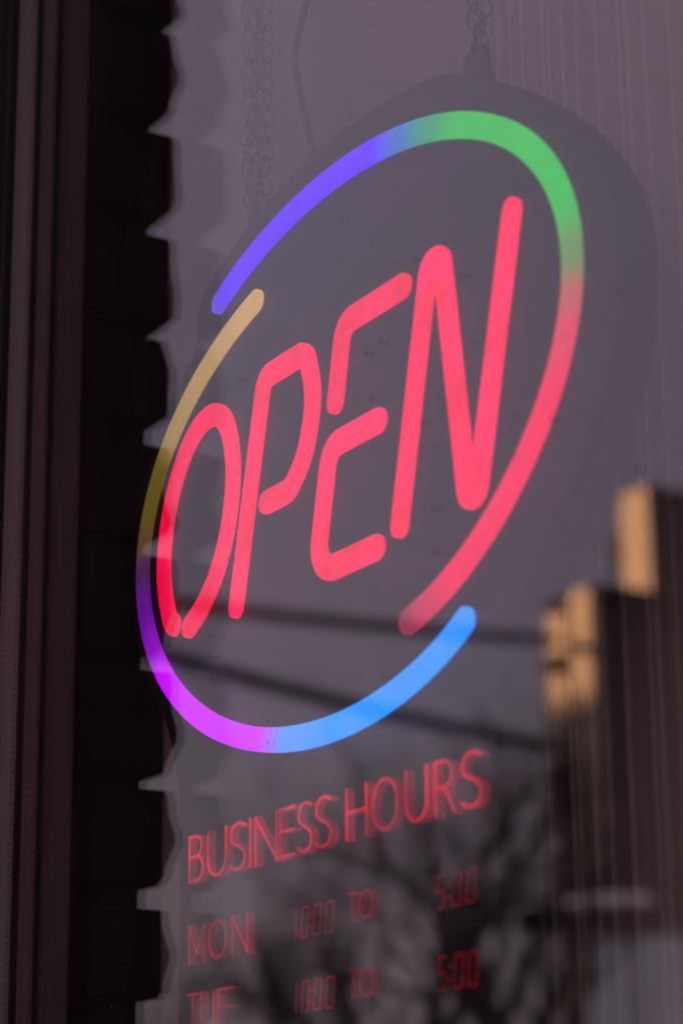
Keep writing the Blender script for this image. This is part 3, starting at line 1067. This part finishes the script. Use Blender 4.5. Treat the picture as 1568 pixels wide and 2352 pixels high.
# corner block: narrow sunlit end towards the street, long shaded side
ROT = math.radians(-40.0)
bA, HA, sg = building('corner_building', 'brown street corner block with a narrow sunlit cream end wall, mirrored at right', 36.85, 32.0, 14.75, ROT)
def bbox(par, name, x0, x1, d0, d1, z0, z1, mat, bevel=0.0):
    ya, yb = sorted((sg * d0, sg * d1))
    return box(name, (x0, ya, z0), (x1, yb, z1), mat, par, bevel)
WA = 1.04
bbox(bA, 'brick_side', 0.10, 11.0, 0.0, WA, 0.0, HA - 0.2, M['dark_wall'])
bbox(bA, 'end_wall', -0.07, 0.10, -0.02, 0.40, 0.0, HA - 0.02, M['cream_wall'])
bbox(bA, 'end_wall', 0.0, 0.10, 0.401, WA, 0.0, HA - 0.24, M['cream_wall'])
bbox(bA, 'downpipe', -0.08, -0.002, 0.41, 0.51, 0.0, HA - 0.2, M['black_paint'])
bbox(bA, 'roof', 0.11, 11.1, -0.10, WA + 0.08, HA - 0.2, HA + 0.04, M['roof'])
bbox(bA, 'meter_box', -0.28, -0.002, 0.52, 0.80, HA - 3.15, HA - 2.45, M['black_paint'], 0.02)
bbox(bA, 'cable_bracket', -0.22, -0.002, 0.60, 0.94, HA - 1.10, HA - 0.90, M['black_paint'])
for fx in (1.30, 3.4, 5.5, 7.6):
    for zz in (HA - 3.25, HA - 6.2):
        w_ = bbox(bA, 'window', fx, fx + 1.05, -0.05, -0.002, zz, zz + 0.95, M['navy_pane'])
        bbox(w_, 'window_sill', fx - 0.06, fx + 1.11, -0.10, -0.051, zz - 0.09, zz - 0.01, M['roof'])

bB, HB, sg = building('tall_building', 'taller brown block with a slim sunlit edge, mirrored at far right above the corner block', 38.32, 45.0, 17.15, ROT)
WB = 0.80
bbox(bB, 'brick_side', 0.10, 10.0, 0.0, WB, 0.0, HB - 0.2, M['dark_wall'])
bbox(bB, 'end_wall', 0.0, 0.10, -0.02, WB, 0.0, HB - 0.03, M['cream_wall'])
bbox(bB, 'roof', 0.11, 10.1, -0.08, WB + 0.08, HB - 0.2, HB, M['roof'])
for fx in (1.05, 3.0, 5.0, 7.0):
    w_ = bbox(bB, 'window', fx, fx + 1.1, -0.05, -0.002, HB - 1.95, HB - 0.85, M['navy_pane'])
    bbox(w_, 'window_sill', fx - 0.06, fx + 1.16, -0.10, -0.051, HB - 2.04, HB - 1.96, M['roof'])
bbox(bB, 'wall_lamp', -0.04, 0.08, WB + 0.01, WB + 0.34, HB - 1.55, HB - 0.8, M['black_paint'], 0.03)

# street canopy in front of the block: dark slab with a self-glowing fascia, ochre post, added glowing pane behind
cpos = at(35.0, 0, 28.0)
cnx = at(39.4, 0, 28.0)
ang = math.atan2(cnx.y - cpos.y, cnx.x - cpos.x)
cn = thing('street_canopy', 'black flat canopy with a pale fascia strip on an ochre post, mirrored at bottom right', 'canopy', (cpos.x, cpos.y, 0.0), ang)
cz = CAM.z + 28 * math.tan(math.radians(6.62))
fv = 1 if (Matrix.Rotation(-ang, 2) @ (Vector((CAM.x, 0.5)) - cpos.xy)).y > 0 else -1
def cbox(name, x0, x1, d0, d1, z0, z1, mat, bevel=0.0):
    a, b = sorted((fv * d0, fv * d1))
    return box(name, (x0, a, z0), (x1, b, z1), mat, cn, bevel)
cbox('roof_slab', -0.10, 6.4, 0.30, 1.25, cz - 0.17, cz + 0.05, M['black_paint'], 0.02)
cbox('upstand', 0.40, 6.3, 0.9, 1.0, cz + 0.052, cz + 0.38, M['black_paint'])
cbox('fascia_panel', 0.48, 1.42, 1.002, 1.03, cz + 0.075, cz + 0.20, M['glow_panel'])
cbox('post', 0.38, 0.50, 0.8, 0.92, 0.0, cz - 0.171, M['ochre'])
cbox('post', 6.1, 6.22, 0.8, 0.92, 0.0, cz - 0.171, M['ochre'])
cbox('back_wall', 0.56, 6.4, 0.2, 0.298, 0.0, cz - 0.18, M['black_paint'])
w_ = cbox('glow_pane', 0.60, 1.90, 0.300, 0.335, cz - 1.35, cz - 0.22, M['glow_pane'])
for fx in (0.60, 1.22, 1.85):
    a_, b_ = sorted((fv * 0.336, fv * 0.375))
    box('glow_pane_bar', (fx, a_, cz - 1.35), (fx + 0.05, b_, cz - 0.16), M['black_paint'], w_)

# unseen row added on the shop's own side to keep the street in shade
nb = thing('unseen_shade_row', 'tall plain terrace on the same side of the street as the shop', 'building')
box('wall', (-90.0, 0.6, -0.14), (-9.1, 9.0, 11.7), M['paving'], nb)
box('roof', (-90.2, 0.4, 11.7), (-9.0, 9.2, 11.95), M['roof'], nb)

# unseen terrace added across the road to dim skylight on the window
ot = thing('unseen_dark_terrace', 'unseen brown terrace added across the road to dim light on the window', 'building', (0, 0, -0.14))
box('wall', (-13.5, -27.0, 0.0), (70.0, -17.2, 10.5), M['dark_wall'], ot)
box('roof', (-13.7, -27.2, 10.5), (70.2, -17.0, 10.8), M['roof'], ot)
for i in range(12):
    for zz in (1.2, 4.4, 7.6):
        box('window', (-12.0 + i * 6.5, -17.198, zz), (-9.8 + i * 6.5, -17.14, zz + 1.7), M['navy_pane'], ot)

# low grey house far down the street, behind the bare trees
def house(label, az0, az1, d, el_eave, el_ridge, wallm):
    p0, p1 = at(az0, 0, d), at(az1, 0, d)
    L = (p1 - p0).length
    mid = (p0 + p1) / 2
    root = thing('far_house', label, 'house', (mid.x, mid.y, -0.14), math.atan2(p1.y - p0.y, p1.x - p0.x), 'low houses behind the bare trees')
    he = CAM.z + d * math.tan(math.radians(el_eave)) + 0.14
    hr = CAM.z + d * math.tan(math.radians(el_ridge)) + 0.14
    w = 6.0
    box('wall', (-L / 2, -w / 2, 0), (L / 2, w / 2, he), wallm, root)
    v = [(-L / 2 - .3, -w / 2 - .4, he), (L / 2 + .3, -w / 2 - .4, he), (L / 2 + .3, w / 2 + .4, he), (-L / 2 - .3, w / 2 + .4, he), (-L / 2 - .3, 0, hr), (L / 2 + .3, 0, hr)]
    mesh_obj('roof', v, [(0, 1, 5, 4), (2, 3, 4, 5), (0, 4, 3), (1, 2, 5), (0, 3, 2, 1)], M['roof'], root)
    for i in range(3):
        fx = -L / 2 + L * (i + 0.5) / 3
        for s in (-1, 1):
            a, b = sorted((s * (w / 2 + 0.002), s * (w / 2 + 0.05)))
            box('window', (fx - 0.6, a, he - 2.0), (fx + 0.6, b, he - 0.6), M['navy_pane'], root)
house('low grey house mirrored between the branches at bottom left', 23.0, 29.0, 90.0, 2.6, 3.7, M['grey_house'])
house('low grey house mirrored between the branches beside the corner block', 30.5, 35.0, 80.0, 2.7, 3.9, M['grey_house'])

# utility cables
def cable(label, p0, p1, sag, rad):
    pts = []
    for i in range(25):
        t = i / 24
        p = p0.lerp(p1, t)
        p.z -= sag * 4 * t * (1 - t)
        pts.append(p)
    o = MB().tube(pts, rad, 8).build('utility_cable', M['cable'], None, True)
    tag(o, label, 'cable', 'utility cables across the street')
    return o
cable('upper dark utility cable crossing level to the corner building', at(21.5, 15.05, 24.0), at(35.85, 13.46, 32.3), 0.08, 0.078)
cable('lower dark utility cable sloping down to the corner building', at(21.5, 14.45, 24.0), at(35.85, 10.85, 32.3), 0.13, 0.092)
pb = at(21.5, 0, 24.0)
pole = thing('utility_pole', 'timber utility pole holding the two street cables', 'utility pole', (pb.x, pb.y, -0.14))
MB().tube([(0, 0, 0), (0, 0, 4.2), (0, 0, 8.5)], [0.19, 0.16, 0.12], 12).build('mast', M['pole'], pole, True)
box('crossarm', (-0.06, -0.7, 7.95), (0.06, 0.7, 8.07), M['pole'], pole)

# bare street trees
def bare_tree(label, base, height, spread, seed, thick):
    r = random.Random(seed)
    root = thing('bare_tree', label, 'tree', (base.x, base.y, -0.1), 0, 'bare street trees across the road')
    trunk, limbs, twigs = MB(), MB(), MB()
    def grow(p, d, length, rad, depth):
        pts, rads = [p], [rad]
        q, dd = p.copy(), d.copy()
        n = 4
        for i in range(n):
            dd = (dd + Vector((r.uniform(-.16, .16), r.uniform(-.16, .16), r.uniform(-.04, .14)))).normalized()
            q = q + dd * (length / n)
            pts.append(q.copy())
            rads.append(rad * (1 - 0.42 * (i + 1) / n))
        tgt = trunk if depth == 0 else (limbs if depth < 3 else twigs)
        tgt.tube(pts, rads, 8 if depth == 0 else (5 if depth < 3 else 3), caps=depth < 3)
        if depth >= 5 or rads[-1] < 0.002:
            return
        kids = r.choice((3, 3, 4)) if depth < 4 else 3
        for k in range(kids):
            i = r.choice((2, 3, 4, 4)) if k else 4
            ang = r.uniform(0.32, 0.85) * spread
            az = r.uniform(0, 2 * math.pi)
            side = dd.cross(Vector((math.cos(az), math.sin(az), 0.3))).normalized()
            nd = (dd * math.cos(ang) + side * math.sin(ang))
            nd.z += 0.12
            nd.normalize()
            grow(pts[i], nd, length * r.uniform(0.62, 0.80), rads[i] * r.uniform(0.64, 0.84), depth + 1)
    grow(Vector((0, 0, 0)), Vector((0.02, 0.01, 1)), height * 0.30, thick, 0)
    trunk.build('trunk', M['bark'], root, True)
    limbs.build('limbs', M['bark'], root, True)
    t = twigs.build('twigs', M['bark'], root)
    t['kind'] = 'stuff'
    return root
bare_tree('broad bare tree mirrored below the word HOURS', at(32.6, 0, 24.0), 7.9, 1.15, 5, 0.29)
bare_tree('slender bare tree mirrored at the bottom beside MON', at(28.9, 0, 26.0), 6.4, 1.1, 12, 0.25)
bare_tree('bare tree mirrored close to the corner building', at(34.7, 0, 25.0), 8.2, 1.05, 21, 0.28)
bare_tree('bare tree mirrored behind the word TO', at(30.9, 0, 29.0), 8.0, 1.15, 33, 0.29)
